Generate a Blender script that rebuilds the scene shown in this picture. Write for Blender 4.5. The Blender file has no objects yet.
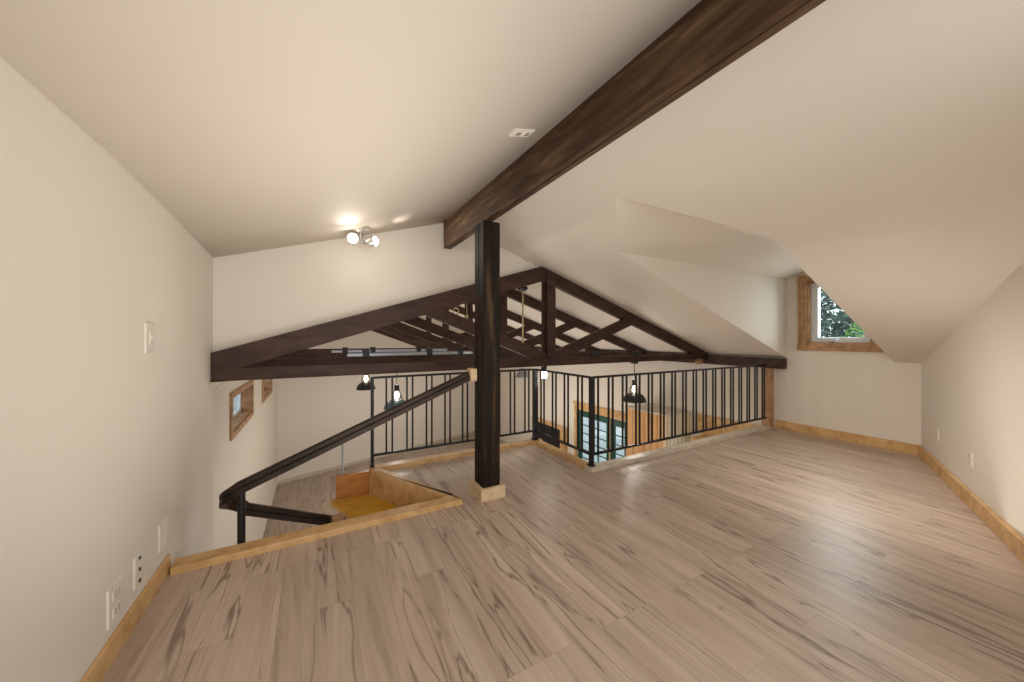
import bpy, bmesh, math, random
from mathutils import Vector, Matrix, Quaternion
random.seed(7)
SC = bpy.context.scene
COL = SC.collection
S = 1.35                       # layout below is written in camera-heights; one unit is 1.35 m
YAW = math.radians(29.1)

# ------------------------------------------------------------------ camera
cam = bpy.data.cameras.new('camera')
cam.sensor_fit = 'HORIZONTAL'; cam.sensor_width = 36.0
cam.lens = 350.0 / 1024.0 * 36.0
cam.shift_y = -3.0 / 1024.0
cam.clip_start = 0.02
camo = bpy.data.objects.new('camera', cam); COL.objects.link(camo)
camo.location = (0, 0, S)
camo.rotation_euler = (math.pi / 2, 0, -YAW)
SC.camera = camo

# ------------------------------------------------------------------ world, lights, exposure
w = bpy.data.worlds.new('world'); SC.world = w; w.use_nodes = True
bg = w.node_tree.nodes['Background']
bg.inputs['Color'].default_value = (0.86, 0.94, 1.0, 1)
bg.inputs['Strength'].default_value = 1.4

def area(name, loc, target, sx, sy, power, col, spread=180):
    L = bpy.data.lights.new(name, 'AREA'); L.shape = 'RECTANGLE'; L.size = sx; L.size_y = sy
    L.energy = power; L.color = col; L.spread = math.radians(spread)
    o = bpy.data.objects.new(name, L); COL.objects.link(o)
    o.location = Vector(loc) * S
    d = (Vector(target) - Vector(loc)).normalized()
    o.rotation_euler = d.to_track_quat('-Z', 'Y').to_euler()
    return o
WARM = (1.0, 0.93, 0.84)
area('fill_behind', (0.5, -0.97, 1.0), (1.3, 2.0, 1.05), 3.4, 2.0, 43, (1.0, 0.96, 0.90))  # added fill behind the camera, evens out the room
area('loft_fill_up', (0.35, 1.3, 0.12), (0.1, 1.9, 2.0), 1.3, 1.8, 17, WARM, 125)  # added fill with no fitting, lifts the left ceiling
area('loft_fill_down', (2.2, 0.8, 1.35), (3.8, 0.95, -0.35), 0.9, 0.9, 10, WARM, 92)  # added fill without a lamp body, for the right-hand walls and floor
area('loft_fill_up_right', (2.7, 0.25, 0.12), (2.9, 0.3, 2.0), 1.8, 0.9, 7, WARM, 130)  # another added fill, brightens the right slope from below
area('great_room_fill', (2.2, 6.0, 0.55), (2.2, 6.0, -1), 2.5, 4.0, 75, WARM)  # added downward fill for the great room, no fixture there
area('great_room_fill_up', (2.2, 5.2, -1.2), (2.2, 5.4, 2), 3.0, 3.5, 90, WARM)  # added upward fill for the great-room ceiling, no fixture there
area('window_fill', (4.95, 1.46, 1.35), (3.4, 1.2, 0.9), 1.0, 0.9, 44, (0.95, 0.97, 1.0))  # added lamp outside the dormer, boosts the daylight through its window

SC.view_settings.view_transform = 'Standard'
SC.view_settings.look = 'None'
SC.view_settings.gamma = 1.0
SC.view_settings.use_curve_mapping = False
SC.view_settings.exposure = 0.0

# ------------------------------------------------------------------ materials
def mat(name, col, rough=0.6, metal=0.0, spec=0.5, emit=None, es=0.0):
    m = bpy.data.materials.new(name); m.use_nodes = True
    b = m.node_tree.nodes['Principled BSDF']
    b.inputs['Base Color'].default_value = (*col, 1)
    b.inputs['Roughness'].default_value = rough
    b.inputs['Metallic'].default_value = metal
    b.inputs['Specular IOR Level'].default_value = spec
    if emit:
        b.inputs['Emission Color'].default_value = (*emit, 1)
        b.inputs['Emission Strength'].default_value = es
    return m

def N(m, t, **kw):
    n = m.node_tree.nodes.new(t)
    for k, v in kw.items():
        setattr(n, k, v)
    return n

def link(m, a, b): m.node_tree.links.new(a, b)

def ramp(m, stops):
    r = N(m, 'ShaderNodeValToRGB')
    e = r.color_ramp.elements
    while len(e) < len(stops): e.new(0.5)
    for i, (p, c) in enumerate(stops):
        e[i].position = p; e[i].color = (*c, 1)
    return r

def grain_mat(name, stops, rough=0.5, scale=(14, 14, 1.2), spec=0.4, bump=0.15, detail=6.0, dist=0.6, coord='Object'):
    """wood: noise stretched along one axis drives a colour ramp"""
    m = mat(name, (0.5, 0.3, 0.2), rough, spec=spec)
    tc = N(m, 'ShaderNodeTexCoord'); mp = N(m, 'ShaderNodeMapping')
    mp.inputs['Scale'].default_value = scale
    nz = N(m, 'ShaderNodeTexNoise'); nz.inputs['Scale'].default_value = 1.0
    nz.inputs['Detail'].default_value = detail; nz.inputs['Distortion'].default_value = dist
    r = ramp(m, stops)
    link(m, tc.outputs[coord], mp.inputs['Vector']); link(m, mp.outputs[0], nz.inputs['Vector'])
    link(m, nz.outputs[0], r.inputs[0])
    b = m.node_tree.nodes['Principled BSDF']
    link(m, r.outputs[0], b.inputs['Base Color'])
    if bump:
        bp = N(m, 'ShaderNodeBump'); bp.inputs['Strength'].default_value = bump
        bp.inputs['Distance'].default_value = 0.004
        link(m, nz.outputs[0], bp.inputs['Height']); link(m, bp.outputs[0], b.inputs['Normal'])
    return m

def paint_mat(name, col, rough=0.75):
    m = mat(name, col, rough, spec=0.25)
    tc = N(m, 'ShaderNodeTexCoord')
    nz = N(m, 'ShaderNodeTexNoise'); nz.inputs['Scale'].default_value = 60; nz.inputs['Detail'].default_value = 3
    bp = N(m, 'ShaderNodeBump'); bp.inputs['Strength'].default_value = 0.05; bp.inputs['Distance'].default_value = 0.002
    link(m, tc.outputs['Object'], nz.inputs['Vector']); link(m, nz.outputs[0], bp.inputs['Height'])
    link(m, bp.outputs[0], m.node_tree.nodes['Principled BSDF'].inputs['Normal'])
    return m

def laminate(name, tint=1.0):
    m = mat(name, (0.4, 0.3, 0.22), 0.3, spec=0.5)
    b = m.node_tree.nodes['Principled BSDF']
    tc = N(m, 'ShaderNodeTexCoord')
    sep = N(m, 'ShaderNodeSeparateXYZ'); link(m, tc.outputs['Object'], sep.inputs[0])
    # boards run along Y: brick texture with swapped axes
    cmb = N(m, 'ShaderNodeCombineXYZ')
    link(m, sep.outputs['Y'], cmb.inputs['X']); link(m, sep.outputs['X'], cmb.inputs['Y'])
    br = N(m, 'ShaderNodeTexBrick'); br.offset = 0.37; br.offset_frequency = 3
    br.inputs['Scale'].default_value = 1.0
    br.inputs['Brick Width'].default_value = 1.22; br.inputs['Row Height'].default_value = 0.165
    br.inputs['Mortar Size'].default_value = 0.0012; br.inputs['Mortar Smooth'].default_value = 0.2
    br.inputs['Bias'].default_value = 0.0
    br.inputs['Color1'].default_value = (0, 0, 0, 1); br.inputs['Color2'].default_value = (1, 1, 1, 1)
    br.inputs['Mortar'].default_value = (0.5, 0.5, 0.5, 1)
    link(m, cmb.outputs[0], br.inputs['Vector'])
    # shift the grain from board to board
    off = N(m, 'ShaderNodeMath', operation='MULTIPLY'); off.inputs[1].default_value = 17.0
    link(m, br.outputs['Color'], off.inputs[0])
    g = N(m, 'ShaderNodeCombineXYZ')
    sx = N(m, 'ShaderNodeMath', operation='MULTIPLY'); sx.inputs[1].default_value = 9.0
    sy = N(m, 'ShaderNodeMath', operation='MULTIPLY'); sy.inputs[1].default_value = 0.8
    link(m, sep.outputs['X'], sx.inputs[0]); link(m, sep.outputs['Y'], sy.inputs[0])
    link(m, sx.outputs[0], g.inputs['X']); link(m, sy.outputs[0], g.inputs['Y']); link(m, off.outputs[0], g.inputs['Z'])
    n1 = N(m, 'ShaderNodeTexNoise'); n1.inputs['Scale'].default_value = 1.0; n1.inputs['Detail'].default_value = 9
    n1.inputs['Distortion'].default_value = 1.1; n1.inputs['Roughness'].default_value = 0.64
    link(m, g.outputs[0], n1.inputs['Vector'])
    r1 = ramp(m, [(0.22, (0.265 * tint, 0.190 * tint, 0.140 * tint)), (0.42, (0.425 * tint, 0.325 * tint, 0.252 * tint)),
                  (0.58, (0.505 * tint, 0.398 * tint, 0.316 * tint)), (0.80, (0.61 * tint, 0.50 * tint, 0.41 * tint))])
    link(m, n1.outputs[0], r1.inputs[0])
    # dark heart-wood streaks: thin bands where a stretched noise crosses its middle
    n2 = N(m, 'ShaderNodeTexNoise'); n2.inputs['Scale'].default_value = 0.95; n2.inputs['Detail'].default_value = 3
    n2.inputs['Distortion'].default_value = 0.8
    link(m, g.outputs[0], n2.inputs['Vector'])
    d = N(m, 'ShaderNodeMath', operation='SUBTRACT'); d.inputs[1].default_value = 0.5; link(m, n2.outputs[0], d.inputs[0])
    ab = N(m, 'ShaderNodeMath', operation='ABSOLUTE'); link(m, d.outputs[0], ab.inputs[0])
    r2 = ramp(m, [(0.0, (1, 1, 1)), (0.006, (0.8, 0.8, 0.8)), (0.024, (0, 0, 0))]); link(m, ab.outputs[0], r2.inputs[0])
    n3 = N(m, 'ShaderNodeTexNoise'); n3.inputs['Scale'].default_value = 0.5; n3.inputs['Detail'].default_value = 1
    link(m, g.outputs[0], n3.inputs['Vector'])
    r3 = ramp(m, [(0.36, (0, 0, 0)), (0.56, (1, 1, 1))]); link(m, n3.outputs[0], r3.inputs[0])
    mk = N(m, 'ShaderNodeMath', operation='MULTIPLY'); link(m, r2.outputs[0], mk.inputs[0]); link(m, r3.outputs[0], mk.inputs[1])
    mk2 = N(m, 'ShaderNodeMath', operation='MULTIPLY'); mk2.inputs[1].default_value = 0.72; link(m, mk.outputs[0], mk2.inputs[0])
    mx = N(m, 'ShaderNodeMix', data_type='RGBA'); link(m, mk2.outputs[0], mx.inputs['Factor'])
    link(m, r1.outputs[0], mx.inputs['A']); mx.inputs['B'].default_value = (0.12 * tint, 0.072 * tint, 0.045 * tint, 1)
    # board to board tone
    hv = N(m, 'ShaderNodeHueSaturation')
    tv = N(m, 'ShaderNodeMapRange'); tv.inputs['To Min'].default_value = 0.92; tv.inputs['To Max'].default_value = 1.07
    link(m, br.outputs['Color'], tv.inputs['Value']); link(m, tv.outputs[0], hv.inputs['Value'])
    link(m, mx.outputs['Result'], hv.inputs['Color'])
    # seams
    ms = N(m, 'ShaderNodeMix', data_type='RGBA'); ms.inputs['B'].default_value = (0.10, 0.07, 0.05, 1)
    sf = N(m, 'ShaderNodeMath', operation='MULTIPLY'); sf.inputs[1].default_value = 0.3
    link(m, br.outputs['Fac'], sf.inputs[0]); link(m, sf.outputs[0], ms.inputs['Factor'])
    link(m, hv.outputs[0], ms.inputs['A']); link(m, ms.outputs['Result'], b.inputs['Base Color'])
    rr = N(m, 'ShaderNodeMapRange'); rr.inputs['To Min'].default_value = 0.30; rr.inputs['To Max'].default_value = 0.44
    link(m, n1.outputs[0], rr.inputs['Value']); link(m, rr.outputs[0], b.inputs['Roughness'])
    bp = N(m, 'ShaderNodeBump'); bp.inputs['Strength'].default_value = 0.12; bp.inputs['Distance'].default_value = 0.002; bp.invert = True
    link(m, br.outputs['Fac'], bp.inputs['Height']); link(m, bp.outputs[0], b.inputs['Normal'])
    return m

def tongue_groove(name, stops, axis, pitch):
    """vertical boards with fine dark grooves; axis is the horizontal axis across the boards"""
    m = grain_mat(name, stops, 0.5, (10, 10, 1.0))
    b = m.node_tree.nodes['Principled BSDF']
    src = b.inputs['Base Color'].links[0].from_socket
    tc = N(m, 'ShaderNodeTexCoord'); sep = N(m, 'ShaderNodeSeparateXYZ'); link(m, tc.outputs['Object'], sep.inputs[0])
    dv = N(m, 'ShaderNodeMath', operation='DIVIDE'); dv.inputs[1].default_value = pitch; link(m, sep.outputs[axis], dv.inputs[0])
    fr = N(m, 'ShaderNodeMath', operation='FRACT'); link(m, dv.outputs[0], fr.inputs[0])
    lt = N(m, 'ShaderNodeMath', operation='LESS_THAN'); lt.inputs[1].default_value = 0.09; link(m, fr.outputs[0], lt.inputs[0])
    mx = N(m, 'ShaderNodeMix', data_type='RGBA'); link(m, lt.outputs[0], mx.inputs['Factor'])
    link(m, src, mx.inputs['A']); mx.inputs['B'].default_value = (0.22, 0.11, 0.04, 1)
    link(m, mx.outputs['Result'], b.inputs['Base Color'])
    return m

def glass_mat(name, tint=(1, 1, 1), rough=0.02, base=0.03):
    m = bpy.data.materials.new(name); m.use_nodes = True
    nt = m.node_tree; nt.nodes.clear()
    o = nt.nodes.new('ShaderNodeOutputMaterial'); mx = nt.nodes.new('ShaderNodeMixShader')
    tr = nt.nodes.new('ShaderNodeBsdfTransparent'); tr.inputs[0].default_value = (*tint, 1)
    gl = nt.nodes.new('ShaderNodeBsdfGlossy'); gl.inputs['Roughness'].default_value = rough
    lw = nt.nodes.new('ShaderNodeLayerWeight'); lw.inputs[0].default_value = 0.5
    pw = nt.nodes.new('ShaderNodeMath'); pw.operation = 'POWER'; pw.inputs[1].default_value = 4.0
    fr = nt.nodes.new('ShaderNodeMath'); fr.operation = 'MULTIPLY_ADD'; fr.inputs[1].default_value = 0.6; fr.inputs[2].default_value = base
    nt.links.new(lw.outputs['Facing'], pw.inputs[0]); nt.links.new(pw.outputs[0], fr.inputs[0])
    nt.links.new(fr.outputs[0], mx.inputs[0]); nt.links.new(tr.outputs[0], mx.inputs[1]); nt.links.new(gl.outputs[0], mx.inputs[2])
    nt.links.new(mx.outputs[0], o.inputs[0])
    return m

M = {}
M['wall'] = paint_mat('cream_wall_paint', (0.77, 0.705, 0.62))
M['ceil'] = paint_mat('cream_ceiling_paint', (0.755, 0.69, 0.605))
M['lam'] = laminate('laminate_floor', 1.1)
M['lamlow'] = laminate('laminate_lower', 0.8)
M['pine'] = grain_mat('pine_trim', [(0.25, (0.43, 0.235, 0.085)), (0.5, (0.62, 0.38, 0.165)), (0.75, (0.72, 0.47, 0.23))], 0.42, (9, 9, 9), bump=0.05)
M['pine_pale'] = grain_mat('pale_pine', [(0.25, (0.55, 0.38, 0.22)), (0.6, (0.70, 0.52, 0.33)), (0.8, (0.76, 0.60, 0.42))], 0.5, (9, 9, 9), bump=0.05)
M['whitewash'] = grain_mat('pale_edge_trim', [(0.25, (0.50, 0.42, 0.33)), (0.6, (0.62, 0.54, 0.44)), (0.8, (0.70, 0.62, 0.53))], 0.4, (9, 9, 9), bump=0.05)
M['tread'] = grain_mat('varnished_tread', [(0.25, (0.42, 0.20, 0.02)), (0.5, (0.62, 0.34, 0.03)), (0.8, (0.72, 0.42, 0.06))], 0.25, (4, 10, 10), bump=0.03)
M['riser'] = grain_mat('varnished_riser', [(0.25, (0.30, 0.10, 0.02)), (0.5, (0.48, 0.19, 0.045)), (0.8, (0.60, 0.27, 0.07))], 0.3, (4, 4, 14), bump=0.03)
M['casing'] = grain_mat('brown_casing', [(0.3, (0.30, 0.155, 0.07)), (0.55, (0.47, 0.27, 0.135)), (0.8, (0.57, 0.36, 0.20))], 0.5, (10, 10, 10), bump=0.05)
M['dark'] = grain_mat('dark_stained_wood', [(0.3, (0.036, 0.019, 0.013)), (0.6, (0.070, 0.039, 0.028)), (0.8, (0.095, 0.055, 0.041))], 0.5, spec=0.2, scale=(3, 12, 12), bump=0.08)
M['post'] = grain_mat('post_wood', [(0.3, (0.008, 0.005, 0.003)), (0.56, (0.018, 0.011, 0.007)), (0.78, (0.10, 0.058, 0.028))], 0.6, spec=0.15, scale=(14, 14, 1.2), bump=0.12)
M['beam'] = grain_mat('ridge_beam_wood', [(0.28, (0.026, 0.013, 0.006)), (0.48, (0.062, 0.032, 0.016)), (0.62, (0.10, 0.058, 0.030)), (0.78, (0.22, 0.145, 0.08))], 0.55, (6, 1.1, 9), spec=0.25, bump=0.2, dist=2.2)
M['rail'] = grain_mat('handrail_wood', [(0.3, (0.014, 0.008, 0.005)), (0.6, (0.036, 0.021, 0.013)), (0.8, (0.075, 0.045, 0.028))], 0.45, spec=0.25, scale=(3, 12, 12), bump=0.05)
M['iron'] = mat('black_iron', (0.016, 0.015, 0.016), 0.42, 0.4)
M['black'] = mat('black_paint', (0.010, 0.010, 0.012), 0.4)
M['greymetal'] = mat('grey_metal', (0.42, 0.44, 0.50), 0.35, 0.6)
M['nickel'] = mat('brushed_nickel', (0.62, 0.60, 0.56), 0.3, 0.9)
M['brass'] = mat('pale_brass', (0.62, 0.52, 0.30), 0.35, 0.7)
M['white'] = mat('white_plastic', (0.76, 0.70, 0.61), 0.4)
M['slotgrey'] = mat('pale_grey_slot', (0.45, 0.40, 0.34), 0.5)  # pale grey for the faint outlet slots
M['vinyl'] = mat('white_vinyl', (0.76, 0.82, 0.87), 0.35)
M['green'] = mat('dark_green_paint', (0.008, 0.075, 0.048), 0.35)
M['pinebox'] = tongue_groove('orange_pine_boards', [(0.25, (0.42, 0.19, 0.06)), (0.5, (0.58, 0.29, 0.10)), (0.8, (0.66, 0.36, 0.15))], 'Y', 0.14)
M['creambox'] = tongue_groove('pale_pine_boards', [(0.25, (0.70, 0.56, 0.36)), (0.5, (0.80, 0.68, 0.47)), (0.8, (0.84, 0.74, 0.56))], 'X', 0.11)
M['bulb'] = mat('glowing_bulb', (1, 0.95, 0.85), 0.4, emit=(1.0, 0.90, 0.74), es=14)
M['spot'] = mat('glowing_spot_lens', (1, 0.97, 0.9), 0.4, emit=(1.0, 0.92, 0.78), es=9)
M['glass'] = glass_mat('window_glass', (0.93, 0.98, 0.97))
M['globe'] = glass_mat('clear_globe_glass', (0.88, 0.88, 0.86), 0.03, 0.16)
M['bluegrey'] = mat('blue_grey_enamel', (0.10, 0.16, 0.20), 0.3)
M['bark'] = grain_mat('bark', [(0.3, (0.05, 0.035, 0.025)), (0.7, (0.16, 0.12, 0.085))], 0.8, (8, 8, 2), bump=0.3)
M['leaf'] = grain_mat('dull_green_leaves', [(0.3, (0.05, 0.10, 0.085)), (0.5, (0.14, 0.22, 0.19)), (0.75, (0.34, 0.43, 0.39))], 0.5, (5, 5, 5), bump=0)
M['leaf2'] = grain_mat('bright_green_leaves', [(0.3, (0.06, 0.20, 0.03)), (0.7, (0.25, 0.48, 0.10))], 0.5, (5, 5, 5), bump=0)
M['lawn'] = grain_mat('pale_gravel', [(0.3, (0.42, 0.45, 0.47)), (0.7, (0.62, 0.66, 0.68))], 0.9, (6, 6, 6), bump=0)

# ------------------------------------------------------------------ builders
class MB:
    """collects shapes (in layout units) into one mesh"""
    def __init__(self): self.bm = bmesh.new()
    def prism(self, pts, off):
        pts = [Vector(p) for p in pts]; off = Vector(off)
        a = [self.bm.verts.new(p) for p in pts]; b = [self.bm.verts.new(p + off) for p in pts]
        n = len(pts)
        self.bm.faces.new(a); self.bm.faces.new(b[::-1])
        for i in range(n):
            j = (i + 1) % n
            self.bm.faces.new([a[j], a[i], b[i], b[j]])
        return self
    def box(self, x0, x1, y0, y1, z0, z1):
        return self.prism([(x0, y0, z0), (x1, y0, z0), (x1, y1, z0), (x0, y1, z0)], (0, 0, z1 - z0))
    def bar(self, a, b, wd, ht, up=(0, 0, 1)):
        """rectangular bar from a to b: wd sideways, ht along up"""
        a, b = Vector(a), Vector(b); t = (b - a).normalized(); u = Vector(up)
        s = t.cross(u)
        if s.length < 1e-5: s = t.cross(Vector((0, 1, 0)))
        s.normalize(); v = s.cross(t).normalized()
        c = [a + s * wd / 2 * i + v * ht / 2 * j for i, j in ((-1, -1), (1, -1), (1, 1), (-1, 1))]
        return self.prism(c, b - a)
    def sweep(self, pts, prof, closed=False):
        """sweep a profile (side, up offsets) along a path, keeping it upright"""
        pts = [Vector(p) for p in pts]; rings = []
        for i, p in enumerate(pts):
            t = (pts[min(i + 1, len(pts) - 1)] - pts[max(i - 1, 0)]).normalized()
            s = t.cross(Vector((0, 0, 1)))
            if s.length < 1e-4: s = Vector((1, 0, 0))
            s.normalize(); v = s.cross(t).normalized()
            rings.append([self.bm.verts.new(p + s * q[0] + v * q[1]) for q in prof])
        n = len(prof)
        for i in range(len(rings) - 1):
            for k in range(n):
                self.bm.faces.new([rings[i][k], rings[i][(k + 1) % n], rings[i + 1][(k + 1) % n], rings[i + 1][k]])
        self.bm.faces.new(rings[0][::-1]); self.bm.faces.new(rings[-1])
        return self
    def tube(self, pts, r, seg=10):
        return self.sweep(pts, [(r * math.cos(2 * math.pi * k / seg), r * math.sin(2 * math.pi * k / seg)) for k in range(seg)])
    def lathe(self, c, prof, axis=(0, 0, 1), seg=24):
        """prof: (radius, height) list; radius 0 makes a pole"""
        c = Vector(c); q = Vector((0, 0, 1)).rotation_difference(Vector(axis).normalized()); rings = []
        for r, h in prof:
            if r < 1e-6: rings.append([self.bm.verts.new(c + q @ Vector((0, 0, h)))])
            else: rings.append([self.bm.verts.new(c + q @ Vector((r * math.cos(2 * math.pi * k / seg), r * math.sin(2 * math.pi * k / seg), h))) for k in range(seg)])
        for A, B in zip(rings, rings[1:]):
            if len(A) == 1 and len(B) == 1: continue
            for k in range(seg):
                j = (k + 1) % seg
                if len(A) == 1: self.bm.faces.new([A[0], B[k], B[j]])
                elif len(B) == 1: self.bm.faces.new([A[k], B[0], A[j]])
                else: self.bm.faces.new([A[k], B[k], B[j], A[j]])
        return self
    def build(self, name, m, parent=None, origin=None, smooth=False, bevel=0.0, wpos=True):
        bm = self.bm
        bmesh.ops.recalc_face_normals(bm, faces=bm.faces)
        for v in bm.verts: v.co *= S
        if origin is None:
            if parent is not None: o3 = parent.matrix_world.translation.copy() if False else parent_loc(parent)
            else:
                xs = [v.co for v in bm.verts]
                o3 = Vector(((min(v.x for v in xs) + max(v.x for v in xs)) / 2, (min(v.y for v in xs) + max(v.y for v in xs)) / 2, min(v.z for v in xs)))
        else: o3 = Vector(origin) * S
        for v in bm.verts: v.co -= o3
        me = bpy.data.meshes.new(name); bm.to_mesh(me); bm.free()
        if smooth:
            for p in me.polygons: p.use_smooth = True
        me.materials.append(m)
        o = bpy.data.objects.new(name, me); COL.objects.link(o)
        if parent is None: o.location = o3
        else:
            o.parent = parent; o.location = o3 - parent_loc(parent)
        if bevel:
            b = o.modifiers.new('bevel', 'BEVEL'); b.width = bevel * S; b.segments = 2; b.limit_method = 'ANGLE'
        if smooth and bevel == 0:
            e = o.modifiers.new('edges', 'EDGE_SPLIT'); e.split_angle = math.radians(40)
        return o

def parent_loc(o):
    p = Vector(o.location)
    while o.parent: o = o.parent; p += Vector(o.location)
    return p

def tag(o, label, cat, group=None):
    o['label'] = label; o['category'] = cat
    if group: o['group'] = group
    return o

def thing(name, loc, label, cat, group=None):
    o = bpy.data.objects.new(name, None); COL.objects.link(o); o.location = Vector(loc) * S
    o.empty_display_size = 0.05
    return tag(o, label, cat, group)

def struct(o, label=None):
    o['kind'] = 'structure'
    if label: o['label'] = label
    return o

def copy_thing(root, delta, label, group=None):
    """copy a thing with its parts and their sub-parts"""
    c = root.copy(); COL.objects.link(c); c.location = Vector(root.location) + Vector(delta) * S
    c['label'] = label
    if group: c['group'] = group
    for ch in list(root.children):
        d = ch.copy(); COL.objects.link(d); d.parent = c
        for g in list(ch.children):
            e = g.copy(); COL.objects.link(e); e.parent = d
    return c

# ------------------------------------------------------------------ layout constants (camera heights)
PL, PG, PE = -0.562, -0.68, 4.5        # loft left wall, great-room left wall, eave wall on the right
PR = 0.93                             # loft ridge
RG = 2.79                             # gable wall and front truss
ZL = -1.85                            # lower floor
SLOPE = 0.3355
def roofR(p): return 0.778 + SLOPE * (4.516 - p)
PA = 1.84                             # great-room ridge
def roofL(p): return roofR(PA) - 0.317 * (PA - p)
def skew(p): return 0.91 - 0.386 * (PE - p)          # right wall line
def far(p): return 8.17 + 0.33 * (p + 0.69)          # far wall line
RB = -1.0                             # behind the camera

# ------------------------------------------------------------------ floors
f = MB()
SR = 2.05                             # loft edge
f.prism([(PL - .05, RB, 0), (1.9, RB, 0), (PE, skew(PE), 0), (PE, SR, 0), (1.83, SR, 0), (1.83, 2.84, 0), (0.36, 2.84, 0), (0.75, SR, 0), (PL - .05, SR, 0)], (0, 0, -0.2))
struct(f.build('floor', M['lam'], origin=(0, 0, 0)))
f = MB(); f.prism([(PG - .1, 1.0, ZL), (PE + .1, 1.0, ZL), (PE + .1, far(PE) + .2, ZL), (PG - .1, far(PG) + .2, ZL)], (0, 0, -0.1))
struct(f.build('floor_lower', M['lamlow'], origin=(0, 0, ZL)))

# ------------------------------------------------------------------ left wall and its openings
f = MB(); f.prism([(PL, RB, -0.2), (PL, RG, -0.2), (PL, RG, 1.6), (PL, RB, 1.7)], (-0.06, 0, 0))
struct(f.build('wall_left', M['wall'], origin=(0, 0, 0)))
W1, W2 = (3.98, 5.10), (6.04, 7.08); WZ = (0.135, 0.455)
f = MB(); rr = [2.6, W1[0], W1[1], W2[0], W2[1], far(PG) + .1]
for i in range(5):
    if i in (1, 3):
        f.prism([(PG, rr[i], ZL), (PG, rr[i + 1], ZL), (PG, rr[i + 1], WZ[0]), (PG, rr[i], WZ[0])], (-0.14, 0, 0))
        f.prism([(PG, rr[i], WZ[1]), (PG, rr[i + 1], WZ[1]), (PG, rr[i + 1], 0.95), (PG, rr[i], 0.95)], (-0.14, 0, 0))
    else:
        f.prism([(PG, rr[i], ZL), (PG, rr[i + 1], ZL), (PG, rr[i + 1], 0.95), (PG, rr[i], 0.95)], (-0.14, 0, 0))
f.box(PG, PL, 2.0, 2.79, ZL, -0.2)
struct(f.build('wall_left_lower', M['wall'], origin=(0, 0, 0)))

def low_window(n, r0, r1, label):
    t = MB()
    c = 0.05
    t.box(PG, PG + .02, r0 - c, r1 + c, WZ[0] - c, WZ[0]); t.box(PG, PG + .02, r0 - c, r1 + c, WZ[1], WZ[1] + c)
    t.box(PG, PG + .02, r0 - c, r0, WZ[0], WZ[1]); t.box(PG, PG + .02, r1, r1 + c, WZ[0], WZ[1])
    t.box(PG - .13, PG, r0, r1, WZ[0] - .004, WZ[0] + .012); t.box(PG - .13, PG, r0, r1, WZ[1] - .012, WZ[1] + .004)
    t.box(PG - .13, PG, r0 - .004, r0 + .012, WZ[0], WZ[1]); t.box(PG - .13, PG, r1 - .012, r1 + .004, WZ[0], WZ[1])
    o = struct(t.build('window_%d' % n, M['casing'], bevel=0.002), label)
    s = MB(); a, b = r0 + .012, r1 - .012; z0, z1 = WZ[0] + .012, WZ[1] - .012; x0, x1 = PG - .13, PG - .095
    s.box(x0, x1, a, b, z0, z0 + .035); s.box(x0, x1, a, b, z1 - .035, z1)
    s.box(x0, x1, a, a + .035, z0 + .035, z1 - .035); s.box(x0, x1, b - .035, b, z0 + .035, z1 - .035)
    mid = (a + b) / 2; s.box(x0, x1, mid - .018, mid + .018, z0 + .035, z1 - .035)
    s.build('window_frame', M['vinyl'], o)
    g = MB(); g.box(PG - .117, PG - .112, a + .03, b - .03, z0 + .03, z1 - .03); g.build('pane', M['glass'], o)
low_window(2, *W1, 'low wide window in a brown wooden casing on the left wall, nearer one')
low_window(3, *W2, 'low wide window in a brown wooden casing on the left wall, farther one')

# ------------------------------------------------------------------ eave wall (right) with dormer window, and far wall
NE = (1.072, 0.985)                   # near dormer edge: r at the wall, r at the seam
DF = 1.89                             # far dormer cheek
PS = 1.83; DH = roofR(PS)             # dormer seam
DW = DH + 0.0
wr0, wr1, wz0, wz1 = 1.215, 1.705, 0.945, 1.585
f = MB()
f.box(PE, PE + .14, 0.5, 1.0, ZL, 1.5); f.box(PE, PE + .14, 1.0, wr0, ZL, 1.95)
f.box(PE, PE + .14, wr0, wr1, ZL, wz0); f.box(PE, PE + .14, wr0, wr1, wz1, 1.95)
DR0, DR1, DZ = 3.68, 5.43, -0.40      # french doors
f.box(PE, PE + .14, wr1, 2.0, ZL, 1.95); f.box(PE, PE + .14, 2.0, DR0, ZL, 1.2)
f.box(PE, PE + .14, DR0, DR1, DZ, 1.2)
f.box(PE, PE + .14, DR1, far(PE) + .2, ZL, 1.2)
struct(f.build('wall_right', M['wall'], origin=(0, 0, 0)))

f = MB(); f.prism([(PG - .1, far(PG - .1), ZL), (PE + .1, far(PE + .1), ZL), (PE + .1, far(PE + .1), 2.0), (PG - .1, far(PG - .1), 2.0)], (-.04, .12, 0))
struct(f.build('wall_far', M['wall'], origin=(0, 0, 0)))
f = MB(); a = 1.5
f.prism([(PE, skew(PE), -0.2), (a, skew(a), -0.2), (a, skew(a), roofR(a) + .05), (PE, skew(PE), roofR(PE) + .05)], (.045, -.11, 0))
struct(f.build('wall_front', M['wall'], origin=(0, 0, 0)))
# gable wall over the front truss
f = MB(); f.prism([(PL - .06, RG, roofL(PL - .06)), (PA, RG, roofL(PA)), (PA, RG, roofR(PA) + .04), (PR, RG, roofR(PR) + .04), (PL - .06, RG, 1.54)], (0, .07, 0))
struct(f.build('wall_gable', M['wall'], origin=(0, 0, 0)))
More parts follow.
